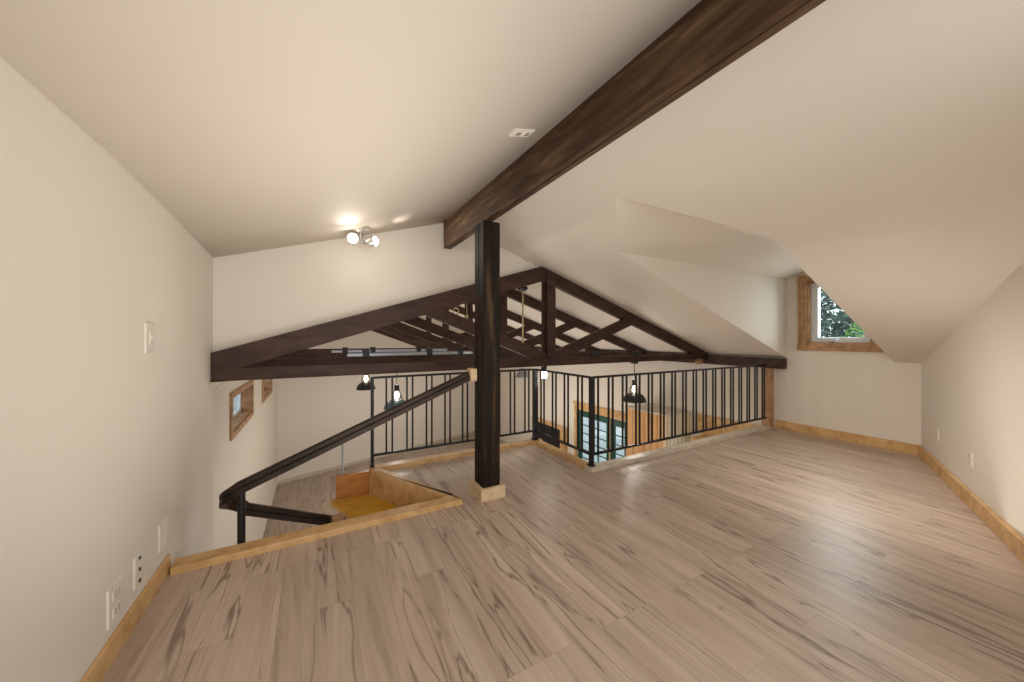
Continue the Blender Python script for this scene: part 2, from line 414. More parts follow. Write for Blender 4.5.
# return of the left wall at the gable
# ------------------------------------------------------------------ ceilings
f = MB()
def EL(r): return 1.572 if r < 1.5 else (1.572 - (r - 1.5) * .043 if r < 1.95 else 1.553 - (r - 1.95) * 0.069)
def TB(r): return 1.902 + .018 * r
rs = [RB, 0.2, 1.0, 1.5, 1.8, 1.95, 2.1, 2.4, 2.86]
top = [f.bm.verts.new((PR, r, TB(r))) for r in rs]; bot = [f.bm.verts.new((PL - .06, r, EL(r) - .015)) for r in rs]
mid = [f.bm.verts.new(((PR + PL - .06) / 2, r, (TB(r) + EL(r) - .015) / 2)) for r in rs]
for i in range(len(rs) - 1):
    f.bm.faces.new([top[i], top[i + 1], mid[i + 1], mid[i]]); f.bm.faces.new([mid[i], mid[i + 1], bot[i + 1], bot[i]])
o = struct(f.build('ceiling_left', M['ceil'], origin=(0, 0, 0), smooth=True))
sm = o.modifiers.new('thick', 'SOLIDIFY'); sm.thickness = 0.08; sm.offset = 1.0
if o.data.polygons[0].normal.z < 0: sm.offset = -1.0
f = MB(); T = (0, 0, 0.06)
def rp(p, r): return (p, r, roofR(p))
f.prism([rp(PR, RB), rp(1.47, RB), rp(1.47, RG), rp(PR, RG)], T)
# gable dormer: valleys run from its ridge start down to the two eaves
DV, DRG = 1.47, 1.44; NP, FP = 2.185, 1.945
NH, FH, AH = roofR(NP), roofR(FP), roofR(DV)
ne = lambda p: NE[0] - (NE[0] - NE[1]) * (PE - p) / (PE - PS)
f.prism([rp(DV, RB), rp(PE + .1, RB), rp(PE + .1, NE[0]), rp(NP, ne(NP)), rp(DV, DRG)], T)
f.prism([rp(DV, DRG), rp(FP, DF), rp(PE + .1, DF), rp(PE + .1, RG), rp(DV, RG)], T)
f.prism([(DV, DRG, AH), (NP, ne(NP), NH), (PE + .1, NE[0], NH), (PE + .1, DRG, AH)], T)
f.prism([(DV, DRG, AH), (FP, DF, FH), (PE + .1, DF, FH), (PE + .1, DRG, AH)], T)
f.prism([(FP, DF - .0006, FH + .03), (PE + .02, DF - .0006, roofR(PE + .02) + .03), (PE + .02, DF - .0006, FH + .05), (FP, DF - .0006, FH + .05)], (0, .05, 0))
f.prism([(NP, ne(NP) + .0006, NH + .03), (PE + .02, NE[0] + .0006, roofR(PE + .02) + .03), (PE + .02, NE[0] + .0006, NH + .05), (NP, ne(NP) + .0006, NH + .05)], (0, -.05, 0))
f.prism([rp(PA, RG), rp(PE + .1, RG), rp(PE + .1, far(PE) + .25), rp(PA, far(PA) + .2)], T)
struct(f.build('ceiling_right', M['ceil'], origin=(0, 0, 0)))
f = MB(); f.prism([(PG - .15, RG + .07, roofL(PG - .15)), (PA, RG + .07, roofL(PA)), (PA, far(PA) + .2, roofL(PA)), (PG - .15, far(PG) + .2, roofL(PG - .15))], T)
struct(f.build('ceiling_far', M['ceil'], origin=(0, 0, 0)))

# ------------------------------------------------------------------ dormer window
t = MB(); c = 0.075
for (a, b, z0, z1) in ((wr1, wr1 + c, wz0, wz1), (wr0 - c, wr0, wz0, wz1), (wr0, wr1, wz0 - c, wz0), (wr0, wr1, wz1, wz1 + .06)):
    t.box(PE - .02, PE, a, b, z0, z1)
for (a, z) in ((wr1, wz0 - c), (wr0 - c, wz0 - c), (wr1, wz1), (wr0 - c, wz1)):
    t.box(PE - .027, PE, a - .004, a + c + .004, z, z + (c if z < 1 else .075))
for a in (wr0, wr1 - .012): t.box(PE, PE + .12, a, a + .012, wz0, wz1)
t.box(PE, PE + .12, wr0, wr1, wz0, wz0 + .012); t.box(PE, PE + .12, wr0, wr1, wz1 - .012, wz1)
win = struct(t.build('window_1', M['casing'], bevel=0.003), 'dormer window with a brown corner-block casing and white frame')
s = MB(); a, b, z0, z1 = wr0 + .012, wr1 - .012, wz0 + .012, wz1 - .012
s.box(PE + .05, PE + .11, a, b, z0, z0 + .05); s.box(PE + .05, PE + .11, a, b, z1 - .05, z1)
s.box(PE + .05, PE + .11, a, a + .06, z0 + .05, z1 - .05); s.box(PE + .05, PE + .11, b - .06, b, z0 + .05, z1 - .05)
fr = s.build('window_frame', M['vinyl'], win, bevel=0.004)
g = MB(); g.box(PE + .078, PE + .084, a + .05, b - .05, z0 + .045, z1 - .045); g.build('pane', M['glass'], win)
h = MB(); h.box(PE + .03, PE + .052, 1.50, 1.58, z0 + .012, z0 + .03); h.bar((PE + .035, 1.585, z0 + .03), (PE + .03, 1.47, z0 + .042), .012, .012)
h.build('window_crank', M['vinyl'], win)

# ------------------------------------------------------------------ baseboards and floor-edge trims
f = MB(); f.box(PL, PL + .013, RB, 2.03, 0, .073); struct(f.build('baseboard_left', M['pine'], bevel=0.003))
f = MB(); f.box(PE - .022, PE, skew(PE) - .02, 1.99, 0, .085); struct(f.build('baseboard_right', M['pine'], bevel=0.003))
f = MB(); d = Vector((1, 0.386, 0)).normalized(); nn = Vector((-d.y, d.x, 0)) * .024
f.prism([(PE, skew(PE), 0), (1.6, skew(1.6), 0), (1.6 + nn.x, skew(1.6) + nn.y, 0), (PE + nn.x, skew(PE) + nn.y, 0)], (0, 0, .088))
struct(f.build('baseboard_front', M['pine'], bevel=0.003))
def trim(n, m, poly, z0, z1):
    f = MB(); f.prism([(x, y, z0) for x, y in poly], (0, 0, z1 - z0)); struct(f.build('trim_%d' % n, m, bevel=0.004))
trim(1, M['pine'], [(PL + .02, 1.985), (0.765, 1.985), (0.765, 1.995), (0.735, 2.07), (PL + .02, 2.07)], -.16, .03)
trim(2, M['pine'], [(0.768, 1.995), (0.41, 2.774), (0.335, 2.774), (0.685, 2.072), (0.738, 2.072)], -.16, .03)
trim(3, M['pine'], [(0.385, 2.775), (1.88, 2.775), (1.88, 2.86), (0.345, 2.86)], -.2, .03)
trim(4, M['pine'], [(1.785, 2.06), (1.785, 2.774), (1.86, 2.774), (1.86, 2.06)], -.2, .03)
trim(5, M['whitewash'], [(1.785, 1.985), (4.36, 1.985), (4.36, 2.075), (1.785, 2.059)], -.2, .028)
# white skirting along the lower walls
f = MB(); f.prism([(PG, far(PG), ZL), (PE, far(PE), ZL), (PE, far(PE) - .03, ZL), (PG, far(PG) - .03, ZL)], (0, 0, .07)); struct(f.build('baseboard_far', M['whitewash']))

# ------------------------------------------------------------------ ridge beam and post
b = thing('ridge_beam', (PR, 1.0, 1.74), 'long dark brown ridge beam of two planks under the ceiling peak', 'beam')
for x0, x1 in ((0.900, 0.9275), (0.9325, 0.960)):
    f = MB(); f.box(x0, x1, RB, 2.76, 1.727, 1.985); f.build('plank', M['beam'], b, bevel=0.003)
p = thing('wooden_post', (0.95, 2.03, 0), 'square dark wooden post with a pale base collar, carrying the ridge beam', 'post')
f = MB(); f.box(0.893, 1.008, 1.965, 2.035, 0, 1.727); f.build('post_plank', M['post'], p, bevel=0.004)
f = MB(); f.box(0.893, 1.008, 2.04, 2.105, 0, 1.727); f.build('post_plank', M['post'], p, bevel=0.004)
f = MB()
f.box(0.868, 1.033, 1.94, 1.964, 0, .078); f.box(0.868, 1.033, 2.106, 2.13, 0, .078); f.box(0.868, 0.892, 1.964, 2.106, 0, .078); f.box(1.009, 1.033, 1.964, 2.106, 0, .078)
f.build('base_collar', M['pine_pale'], p, bevel=0.003)

# ------------------------------------------------------------------ trusses
def truss_parts(root, ry):
    y0, y1 = ry - .03, ry + .03
    CH = .142
    def chord(p0, p1, fn): return [(p0, fn(p0)), (p1, fn(p1)), (p1, fn(p1) - CH), (p0, fn(p0) - CH)]
    def part(name, poly, ya, yb):
        f = MB(); f.prism([(x, ya, z) for x, z in poly], (0, yb - ya, 0)); return f.build(name, M['dark'], root, bevel=0.003)
    tl = lambda p: roofL(p) - .004; tr = lambda p: roofR(p) - .004
    part('top_chord', [(PL, tl(PL)), (PA, tl(PA)), (PA, tl(PA) - CH), (PL, tl(PL) - CH)], y0, y1)
    part('top_chord', [(PA, tr(PA)), (4.42, tr(4.42)), (4.42, tr(4.42) - .112), (PA, tr(PA) - .118)], y0 + .001, y1 - .001)
    part('bottom_chord', [(PL, .735), (4.42, .735), (4.42, .80), (PL, .815)], y0 - .001, y1 + .001)
    part('king_post', [(PA + .05, .82), (PA + .135, .82), (PA + .135, tr(PA + .135) - .03), (PA + .05, tr(PA + .05) - .03)], y0 - .03, y0 - .0015)
    part('king_post', [(PA + .05, .82), (PA + .135, .82), (PA + .135, tr(PA + .135) - .03), (PA + .05, tr(PA + .05) - .03)], y1 + .0015, y1 + .03)
    for s, fn in ((-1, tl), (1, tr)):
        x1 = PA + .04 + s * 1.2; zt = fn(x1) - .045
        a = Vector((PA + .09 + s * .02, 0, .80)); c = Vector((x1, 0, zt)); t = (c - a).normalized(); n = Vector((-t.z, 0, t.x)) * .05
        part('web_strut', [((a + n).x, (a + n).z), ((c + n).x, (c + n).z), ((c - n).x, (c - n).z), ((a - n).x, (a - n).z)], y0 + .004, y1 - .004)
TR = [2.755, 3.72, 4.77, 5.82, 6.87]
front = thing('roof_truss', (PA + .06, TR[0], .735), 'dark stained roof truss at the loft edge, nearest and largest, under the gable wall', 'truss', 'roof trusses')
truss_parts(front, TR[0])
names = ['second roof truss, directly behind the nearest one', 'third roof truss back, its king post just left of the wooden post', 'fourth roof truss back, its king post farther left of the wooden post', 'farthest roof truss, just in front of the far wall']
trusses = [front] + [copy_thing(front, (0, TR[k + 1] - TR[0], 0), names[k], 'roof trusses') for k in range(4)]
pb = MB(); pb.box(4.41, PE, 1.885, 7.5, .665, .776)
tag(pb.build('plate_beam', M['dark'], bevel=0.004), 'dark wall-plate beam along the right eave, ending by the dormer', 'beam')
bk = MB(); bk.prism([(4.24, 2.70, .736), (4.276, 2.70, .70), (4.24, 2.70, .664), (4.204, 2.70, .70)], (0, .07, 0))
tag(bk.build('wooden_block', M['casing'], bevel=0.003), 'small brown wooden block turned on edge under the nearest truss', 'block')
br = MB(); br.prism([(PL, 2.70, .735), (PL + .07, 2.70, .735), (PL, 2.70, .68)], (0, .1, 0))
tag(br.build('corner_bracket', M['whitewash'], bevel=0.002), 'small pale wedge under the left end of the nearest truss', 'bracket')

# grey light strips and black junction boxes on the chords
def strip(p0, p1, r, label, blocks):
    t = thing('strip_light', ((p0 + p1) / 2, r, .81), label, 'light fitting', 'strip fittings on the trusses')
    f = MB(); f.box(p0, p1, r - .028, r + .028, .818, .852); f.build('housing', M['greymetal'], t, bevel=0.006)
    for x in blocks:
        f = MB(); f.box(x - .03, x + .03, r - .034, r + .034, .812, .885); f.build('mounting_clip', M['black'], t, bevel=0.004)
strip(0.25, 1.55, TR[1], 'grey metal strip fitting lying on the second truss', (0.42, 1.05, 1.40))
strip(0.15, 1.6, TR[2], 'grey metal strip fitting lying on the third truss', (0.3, 0.62, 1.2))
strip(2.15, 3.2, TR[1], 'short grey strip fitting right of the king post, on the second truss', (2.35, 2.9))
for x, lb in ((2.52, 'small black box on the nearest truss, left one of two'), (3.14, 'small black box on the nearest truss, right one of two')):
    f = MB(); f.box(x - .05, x + .05, TR[0] - .03, TR[0] + .03, .806, .855)
    tag(f.build('junction_box', M['black'], bevel=0.005), lb, 'box', 'junction boxes')

# ------------------------------------------------------------------ railings
RT, RBm = 0.70, 0.115
bw = 0.006
def baluster(root, x, y):
    f = MB(); f.box(x - bw, x + bw, y - bw, y + bw, RBm, RT); f.build('baluster', M['iron'], root)
def rpost(root, x, y, hw, foot=True, zb=.03):
    f = MB(); f.box(x - hw, x + hw, y - hw, y + hw, zb, RT + .006)
    if foot: f.box(x - hw * 1.4, x + hw * 1.4, y - hw * 1.4, y + hw * 1.4, zb, zb + .012)
    f.build('post', M['iron'], root, bevel=0.002)
def hrail(root, a, b, z, name, hh):
    f = MB(); f.bar((a[0], a[1], z), (b[0], b[1], z), .024, hh); f.build(name, M['iron'], root, bevel=0.002)
R1 = thing('railing', (1.1, 2.82, .03), 'black iron railing behind the wooden post, beside the stair opening', 'railing')
rpost(R1, .362, 2.815, .011); 
hrail(R1, (.373, 2.82), (1.7905, 2.82), RT, 'top_rail', .016); hrail(R1, (.373, 2.82), (1.7905, 2.82), RBm, 'bottom_rail', .016)
for k in range(9):
    for d in (-.022, .022): baluster(R1, .486 + .1555 * k + d, 2.82)
R2 = thing('railing', (1.82, 2.45, .03), 'short black iron railing joining the two corner posts', 'railing')
rpost(R2, 1.82, 2.815, .021)
hrail(R2, (1.82, 2.79), (1.82, 2.05), RT, 'top_rail', .016); hrail(R2, (1.82, 2.79), (1.82, 2.05), RBm, 'bottom_rail', .016)
for c in (2.69, 2.507, 2.337, 2.162):
    for d in (-.025, .025): baluster(R2, 1.82, c + d)
R3 = thing('railing', (3.1, 2.035, .03), 'long black iron railing on the right, running to the pine wall post', 'railing')
rpost(R3, 1.82, 2.03, .015)
hrail(R3, (1.835, 2.03), (4.364, 2.03), RT, 'top_rail', .016); hrail(R3, (1.835, 2.03), (4.364, 2.03), RBm, 'bottom_rail', .016)
for k in range(17):
    for d in (-.022, .022): baluster(R3, 1.866 + .1528 * k + d, 2.03)
f = MB(); f.box(4.365, 4.45, 1.99, 2.075, 0, .665); tag(f.build('wooden_post', M['casing'], bevel=0.004), 'short brown pine post at the wall end of the long railing', 'post')

# ------------------------------------------------------------------ stair and handrail
st = thing('staircase', (.3, 2.4, -.157), 'varnished yellow wood winder step and risers below the loft edge', 'staircase')
f = MB(); f.prism([(0.36, 2.80, -.157), (0.11, 2.83, -.157), (0.075, 2.80, -.157), (0.205, 2.42, -.157), (0.27, 2.08, -.157), (0.76, 2.08, -.157), (0.745, 2.10, -.157)], (0, 0, -.03)); f.build('tread', M['tread'], st, bevel=0.003)
f = MB(); f.prism([(0.115, 2.79, -.157), (0.36, 2.785, -.157), (0.36, 2.83, -.157), (0.115, 2.835, -.157)], (0, 0, .165)); f.build('riser', M['riser'], st, bevel=0.003)
f = MB(); f.prism([(0.345, 2.80, -.157), (0.72, 2.072, -.157), (0.735, 2.085, -.157), (0.36, 2.81, -.157)], (0, 0, .16)); f.build('riser', M['pine'], st)
f = MB(); f.prism([(0.13, 2.70, -.187), (0.22, 2.44, -.187), (0.28, 2.08, -.187), (0.33, 2.08, -.187), (0.27, 2.46, -.187), (0.18, 2.72, -.187)], (0, 0, -.15)); f.build('support_panel', M['black'], st)
for k, (a, b) in enumerate(((-.05, .30), (-.38, -.02))):
    z = -.335 - .16 * k; f = MB(); f.box(a, b, 2.08, 2.40, z - .03, z); f.build('tread', M['tread'], st, bevel=0.003)
f = MB(); f.tube([(.16, 2.81, .0), (.16, 2.81, .30)], .006, 8); f.build('rod', M['greymetal'], st)

hr = thing('handrail', (.25, 2.1, .5), 'dark wooden stair handrail sloping down from the post and curling back', 'handrail')
path = [(.853, 2.10, .758)]
for k in range(1, 9): path.append((.853 - 1.178 * k / 8, 2.10, .758 - .475 * k / 8))
cx, cy = -.325, 2.19
for k in range(1, 12):
    t = math.pi * k / 12
    path.append((cx - .075 * math.sin(t), cy - .09 * math.cos(t), .283 - .17 * k / 12))
for k in range(0, 7): path.append((-.325 + .40 * k / 6, 2.28 + .20 * k / 6, .105 - .255 * k / 6))
pr = [(-.02, -.034), (.02, -.034), (.02, -.006), (.014, 0), (.02, .006), (.02, .026), (.012, .034), (-.012, .034), (-.02, .026), (-.02, .006), (-.014, 0), (-.02, -.006)]
f = MB(); f.sweep(path, [(x * .85, y * .85) for x, y in pr]); f.build('rail', M['rail'], hr)
f = MB(); f.tube([(-.318, 2.10, -.33), (-.318, 2.10, .27)], .0165, 14); f.build('newel_post', M['iron'], hr, smooth=True)
f = MB(); f.box(.852, .8928, 2.06, 2.135, .725, .805); f.build('mounting_block', M['pine_pale'], hr, bevel=0.004)
f = MB(); f.prism([(.070, 2.48, -.23), (.135, 2.50, -.23), (.15, 2.46, -.23), (.085, 2.44, -.23)], (0, 0, .11)); f.build('mounting_block', M['casing'], hr, bevel=0.004)

# ------------------------------------------------------------------ pendants and other lamps
def lamp_light(name, p, power, rad=.03, col=WARM):
    L = bpy.data.lights.new(name, 'POINT'); L.energy = power; L.color = col; L.shadow_soft_size = rad * S
    o = bpy.data.objects.new(name, L); COL.objects.link(o); o.location = Vector(p) * S; return o
def pendant(p, r, ztop, zsh, rad, label, shade, power):
    t = thing('pendant_lamp', (p, r, zsh), label, 'lamp', 'pendant lamps hung from the trusses')
    f = MB(); f.lathe((p, r, ztop), [(0, 0), (.045, 0), (.042, -.018), (.012, -.028), (0, -.028)]); f.build('canopy', M['black'], t, smooth=True)
    f = MB(); f.tube([(p, r, ztop - .02), (p, r, zsh + .20)], .004, 6); f.build('cord', M['black'], t)
    f = MB(); f.lathe((p, r, zsh), [(0, .235), (.02, .235), (.026, .215), (.026, .17), (0, .17)]); f.build('socket', M['black'], t, smooth=True)
    f = MB(); f.lathe((p, r, zsh), [(0, .172), (.012, .168), (.02, .15), (.025, .125), (.02, .1), (0, .09)], seg=18); f.build('bulb', M['bulb'], t, smooth=True)
    f = MB(); f.lathe((p, r, zsh), [(.028, .175), (.05, .15), (.058, .11), (.055, .085), (.05, .085), (.053, .11), (.046, .147), (.026, .171)], seg=20); f.build('glass_collar', M['globe'], t, smooth=True)
    f = MB(); R = rad
    f.lathe((p, r, zsh), [(.03, .085), (R * .45, .082), (R * .75, .06), (R * .93, .028), (R, 0), (R * 1.0, -.008), (R * .9, .02), (R * .72, .05), (R * .43, .074), (.03, .077)], seg=32); f.build('lamp_shade', shade, t, smooth=True)
    lamp_light('pendant_light', (p, r, zsh + .03), power, .04)
    lamp_light('pendant_light', (p, r, zsh + .26), power * .4, .03)
    return t
pendant(3.10, TR[0], .735, .30, .128, 'pendant lamp with black dome shade, over the long railing before the green doors', M['black'], 16)
pendant(.715, TR[1], .735, .285, .128, 'pendant lamp with blue-grey shade, behind the railing left of the wooden post', M['bluegrey'], 9)
pendant(.54, TR[2], .735, .36, .115, 'small dark pendant lamp at the left end post of the railing', M['black'], 9)
# rod lamp hanging from the great-room ridge
p_, r_ = 2.08, 3.48
t = thing('rod_lamp', (p_, r_, .55), 'grey cone lamp on a long pale brass rod hanging from the ridge', 'lamp')
f = MB(); f.lathe((p_, r_, roofR(p_) + .005), [(0, 0), (.06, 0), (.055, -.04), (.02, -.06), (0, -.06)]); f.build('canopy', M['black'], t, smooth=True)
f = MB(); f.tube([(p_, r_, roofR(p_) - .05), (p_, r_, .93)], .010, 10); f.build('rod', M['brass'], t, smooth=True)
f = MB(); f.tube([(p_, r_, .94), (p_, r_, .64)], .0035, 6); f.build('cord', M['black'], t)
f = MB(); f.lathe((p_, r_, .55), [(.015, .10), (.03, .095), (.085, 0), (.08, 0), (.026, .088)], seg=24); f.build('lamp_shade', M['greymetal'], t, smooth=True)
f = MB(); f.lathe((p_, r_, .555), [(0, .06), (.02, .05), (.028, .02), (.02, 0), (0, -.005)], seg=14); f.build('bulb', M['bulb'], t, smooth=True)
# bright bulb beneath the front truss by the corner post
t = thing('bulb_lamp', (1.90, TR[0] + .05, .66), 'bright bare bulb lamp under the truss above the railing corner post', 'lamp')
f = MB(); f.lathe((1.90, TR[0] + .03, .735), [(0, 0), (.03, 0), (.028, -.03), (.02, -.05), (0, -.05)], seg=18); f.build('socket', M['black'], t, smooth=True)
f = MB(); f.lathe((1.90, TR[0] + .03, .635), [(0, .055), (.018, .05), (.03, .025), (.03, 0), (.018, -.02), (0, -.026)], seg=20); f.build('bulb', mat('bright_bulb', (1, 1, 1), .4, emit=(1, .93, .8), es=40), t, smooth=True)
lamp_light('bulb_lamp_light', (1.90, TR[0] + .03, .57), 4)
# hanging glass globe near the post
gx, gr, gz = 1.275, 3.2, 1.145
t = thing('glass_globe', (gx, gr, gz), 'clear glass globe hanging among the trusses left of the wooden post', 'ornament')
f = MB(); f.lathe((gx, gr, gz), [(0, .05), (.025, .043), (.043, .025), (.05, 0), (.043, -.025), (.025, -.043), (0, -.05)], seg=20); f.build('globe', M['globe'], t, smooth=True)
f = MB(); f.tube([(gx, gr, gz + .055), (gx, gr, roofL(gx) + .0)], .003, 6); f.build('cord', M['brass'], t)
f = MB(); f.lathe((gx, gr, gz + .06), [(0, .02), (.016, .018), (.018, -.006), (0, -.008)], seg=12); f.build('cap', M['brass'], t, smooth=True)
f = MB(); ring = [(gx - .11 + .028 * math.cos(a * math.pi / 8), gr, gz + .11 + .035 * math.sin(a * math.pi / 8)) for a in range(17)]
f.tube(ring, .006, 8); f.tube([(gx - .11, gr, gz + .145), (gx - .11, gr, roofL(gx - .11))], .002, 6)
tag(f.build('cord_loop', M['brass']), 'small yellow loop of cord hanging beside the glass globe', 'cord')

# two-head spot fixture on the left ceiling
def ceilL(p, r): return TB(r) - (TB(r) - (EL(r) - .015)) * (PR - p) / (PR - PL + .06)
fx, fr_ = .265, 2.62; fz = ceilL(fx, fr_)
nrm = Vector((.28, 0, -1)).normalized()
t = thing('spot_fixture', (fx, fr_, fz - .1), 'nickel ceiling fixture with two lit spot heads by the gable wall', 'lamp')
f = MB(); f.lathe((fx, fr_, fz), [(0, -.01), (.055, -.01), (.055, .018), (.045, .026), (0, .026)], axis=nrm); f.build('canopy', M['nickel'], t, smooth=True)
f = MB(); f.tube([(fx, fr_, fz - .02), (fx, fr_, fz - .085)], .012, 10); f.bar((fx - .045, fr_, fz - .08), (fx + .05, fr_, fz - .075), .016, .016); f.build('stem', M['nickel'], t, smooth=True)
for (hx, ax) in ((fx - .052, (-.08, -.93, .03)), (fx + .06, (.85, -.40, .12))):
    ax = Vector(ax).normalized(); c = Vector((hx, fr_, fz - .08))
    f = MB(); f.lathe(c, [(0, -.045), (.022, -.04), (.034, -.01), (.038, .03), (.033, .03), (.03, 0), (0, -.005)], axis=ax, seg=20)
    hd = f.build('spot_head', M['nickel'], t, smooth=True)
    f = MB(); f.lathe(c, [(.033, .028), (.03, .04), (.018, .05), (0, .053)], axis=ax, seg=20); f.build('lens', M['spot'], hd, smooth=True)
    L = bpy.data.lights.new('spot_beam', 'SPOT'); L.energy = 9 if hx < fx else 26; L.spot_size = math.radians(80 if hx < fx else 100); L.spot_blend = 1.0; L.color = WARM; L.shadow_soft_size = .02
    lo = bpy.data.objects.new('spot_beam', L); COL.objects.link(lo); lo.location = (c + ax * .06) * S
    lo.rotation_euler = ax.to_track_quat('-Z', 'Y').to_euler()
lamp_light('spot_glow', (fx, fr_ - .08, fz - .22), 1.3, .05)

# ------------------------------------------------------------------ plates on walls and ceiling
def wall_plate(name, c, ux, uy, w_, h_, label, cat, kind, group=None, slotm=None):
    """plate centred at c on a surface spanned by ux (across) and uy (up); normal faces the room"""
    c, ux, uy = Vector(c), Vector(ux).normalized(), Vector(uy).normalized(); n = ux.cross(uy).normalized()
    t = thing(name, c, label, cat, group)
    q = lambda a, b, d: c + ux * a + uy * b + n * d
    def quad(a0, a1, b0, b1, d0, d1): 
        f = MB(); f.prism([q(a0, b0, d0), q(a1, b0, d0), q(a1, b1, d0), q(a0, b1, d0)], n * (d1 - d0)); return f
    quad(-w_ / 2, w_ / 2, -h_ / 2, h_ / 2, -.002, .0055).build('plate', M['white'], t, bevel=0.002)
    if kind == 'outlet':
        for s in (-1, 1):
            o = quad(-w_ * .27, w_ * .27, s * h_ * .22 - h_ * .14, s * h_ * .22 + h_ * .14, .0045, .008).build('socket', M['white'], t, bevel=0.002)
            for sx in (-1, 1):
                f = MB()
                f.prism([q(sx * w_ * .11 - .003, s * h_ * .22 - .008, .0075), q(sx * w_ * .11 + .003, s * h_ * .22 - .008, .0075), q(sx * w_ * .11 + .003, s * h_ * .22 + .012, .0075), q(sx * w_ * .11 - .003, s * h_ * .22 + .012, .0075)], n * .0012)
                f.build('slot', slotm or M['black'], o)
    elif kind == 'jacks':
        for s in (-.36, 0, .36):
            f = MB(); f.lathe(q(0, s * h_, .004), [(.006, 0), (.006, .005), (0, .005)], axis=n, seg=10); f.build('jack', M['black'], t)
    elif kind == 'switch':
        quad(-.013, .013, -.025, .025, .005, .008).build('toggle_bezel', M['white'], t)
        f = MB(); f.prism([q(-.006, -.012, .006), q(.006, -.012, .006), q(.006, .006, .006), q(-.006, .006, .006)], n * .005 + uy * .006); f.build('toggle', M['white'], t)
    return t
X, Y, Z = (1, 0, 0), (0, 1, 0), (0, 0, 1)
wall_plate('light_switch', (PL, 1.845, 1.0), (0, 1, 0), Z, .085, .115, 'white light switch on the left wall at eye level', 'switch', 'switch')
wall_plate('outlet_plate', (PL, 1.58, .165), (0, 1, 0), Z, .09, .118, 'white wall plate low on the left wall, nearest of three', 'outlet', 'outlet', 'plates low on the left wall', M['slotgrey'])
wall_plate('outlet_plate', (PL, 1.745, .172), (0, 1, 0), Z, .066, .112, 'white jack plate with dark dots low on the left wall, middle of three', 'outlet', 'jacks', 'plates low on the left wall')
wall_plate('outlet_plate', (PL, 1.975, .185), (0, 1, 0), Z, .085, .112, 'blank white plate low on the left wall, farthest of three near the stair', 'outlet', 'blank', 'plates low on the left wall')
def rw(p): return Vector((p, skew(p), 0))
dR = Vector((-1, -.386, 0))
c = rw(3.42); wall_plate('outlet_plate', (c.x, c.y, .27), dR, Z, .05, .085, 'white outlet on the right wall above the baseboard, nearer one', 'outlet', 'outlet', 'outlets on the right wall', M['slotgrey'])
c = rw(4.05); wall_plate('outlet_plate', (c.x, c.y, .27), dR, Z, .05, .085, 'white outlet on the right wall near the corner, farther one', 'outlet', 'outlet', 'outlets on the right wall', M['slotgrey'])
op, orr = .772, 1.30
nC = Vector((1, 0, .245)).normalized()
wall_plate('outlet_plate', (op, orr, ceilL(op, orr)), (0, 1, 0), nC, .06, .10, 'white outlet plate on the sloped ceiling beside the ridge beam', 'outlet', 'outlet')

# ------------------------------------------------------------------ lower storey along the right wall
def door_leaf(root, r0, r1, nv, nh):
    x0, x1 = PE + .02, PE + .06; st_ = .085
    f = MB(); f.box(x0, x1, r0, r0 + st_, ZL + .01, DZ - .02); f.box(x0, x1, r1 - st_, r1, ZL + .01, DZ - .02)
    f.box(x0, x1, r0 + st_, r1 - st_, DZ - .13, DZ - .02); f.box(x0, x1, r0 + st_, r1 - st_, ZL + .01, ZL + .2)
    lf = f.build('door_leaf', M['green'], root, bevel=0.003)
    g = MB(); g.box(x0 + .017, x0 + .022, r0 + st_, r1 - st_, ZL + .2, DZ - .13); g.build('pane', M['glass'], lf)
    m = MB()
    for k in range(1, nv):
        y = r0 + st_ + (r1 - r0 - 2 * st_) * k / nv; m.box(x0 + .008, x1 - .008, y - .008, y + .008, ZL + .2, DZ - .13)
    for k in range(1, nh):
        z = ZL + .2 + (DZ - .13 - ZL - .2) * k / nh; m.box(x0 + .008, x1 - .008, r0 + st_, r1 - st_, z - .008, z + .008)
    m.build('muntins', M['green'], lf)
    return lf
d = MB(); d.box(PE - .02, PE, DR1, DR1 + .07, ZL, DZ + .02); d.box(PE - .02, PE, DR0 - .07, DR1 + .07, DZ + .0, DZ + .11); d.box(PE - .035, PE, DR0 - .1, DR1 + .1, DZ + .11, DZ + .145)
dr = struct(d.build('door_1', M['pine'], bevel=0.003), 'green glazed double doors in a pine casing on the lower right wall')
mid = (DR0 + DR1) / 2
l1 = door_leaf(dr, mid + .012, DR1 - .01, 3, 7); l2 = door_leaf(dr, DR0 + .01, mid - .012, 3, 7)
f = MB(); f.box(PE + .0, PE + .07, mid - .014, mid + .014, ZL, DZ - .02); f.build('astragal', M['pine_pale'], dr)
f = MB(); f.lathe((PE + .02, mid + .055, -.98), [(0, -.05), (.02, -.045), (.022, -.02), (.01, -.012), (.01, 0), (.03, 0)], axis=(1, 0, 0), seg=14); f.build('door_knob', M['nickel'], l1, smooth=True)

cab = thing('wooden_enclosure', (4.2, 3.33, ZL), 'tall pine-boarded enclosure with pale top against the lower right wall', 'enclosure')
f = MB(); f.box(3.95, 3.98, 3.0, 3.67, ZL, -.02); f.build('side_panel', M['pinebox'], cab, bevel=0.002)
f = MB(); f.box(3.981, PE - .005, 3.0, 3.03, ZL, -.02); f.build('front_panel', M['creambox'], cab, bevel=0.002)
f = MB(); f.box(3.981, PE - .005, 3.64, 3.67, ZL, -.02); f.build('back_panel', M['pinebox'], cab)
f = MB(); f.box(3.94, PE - .005, 2.99, 3.68, -.019, .0); f.build('top_panel', M['whitewash'], cab, bevel=0.002)
f = MB(); f.box(3.945, 3.99, 2.992, 3.03, ZL, -.0195); f.build('corner_trim', M['pine_pale'], cab)

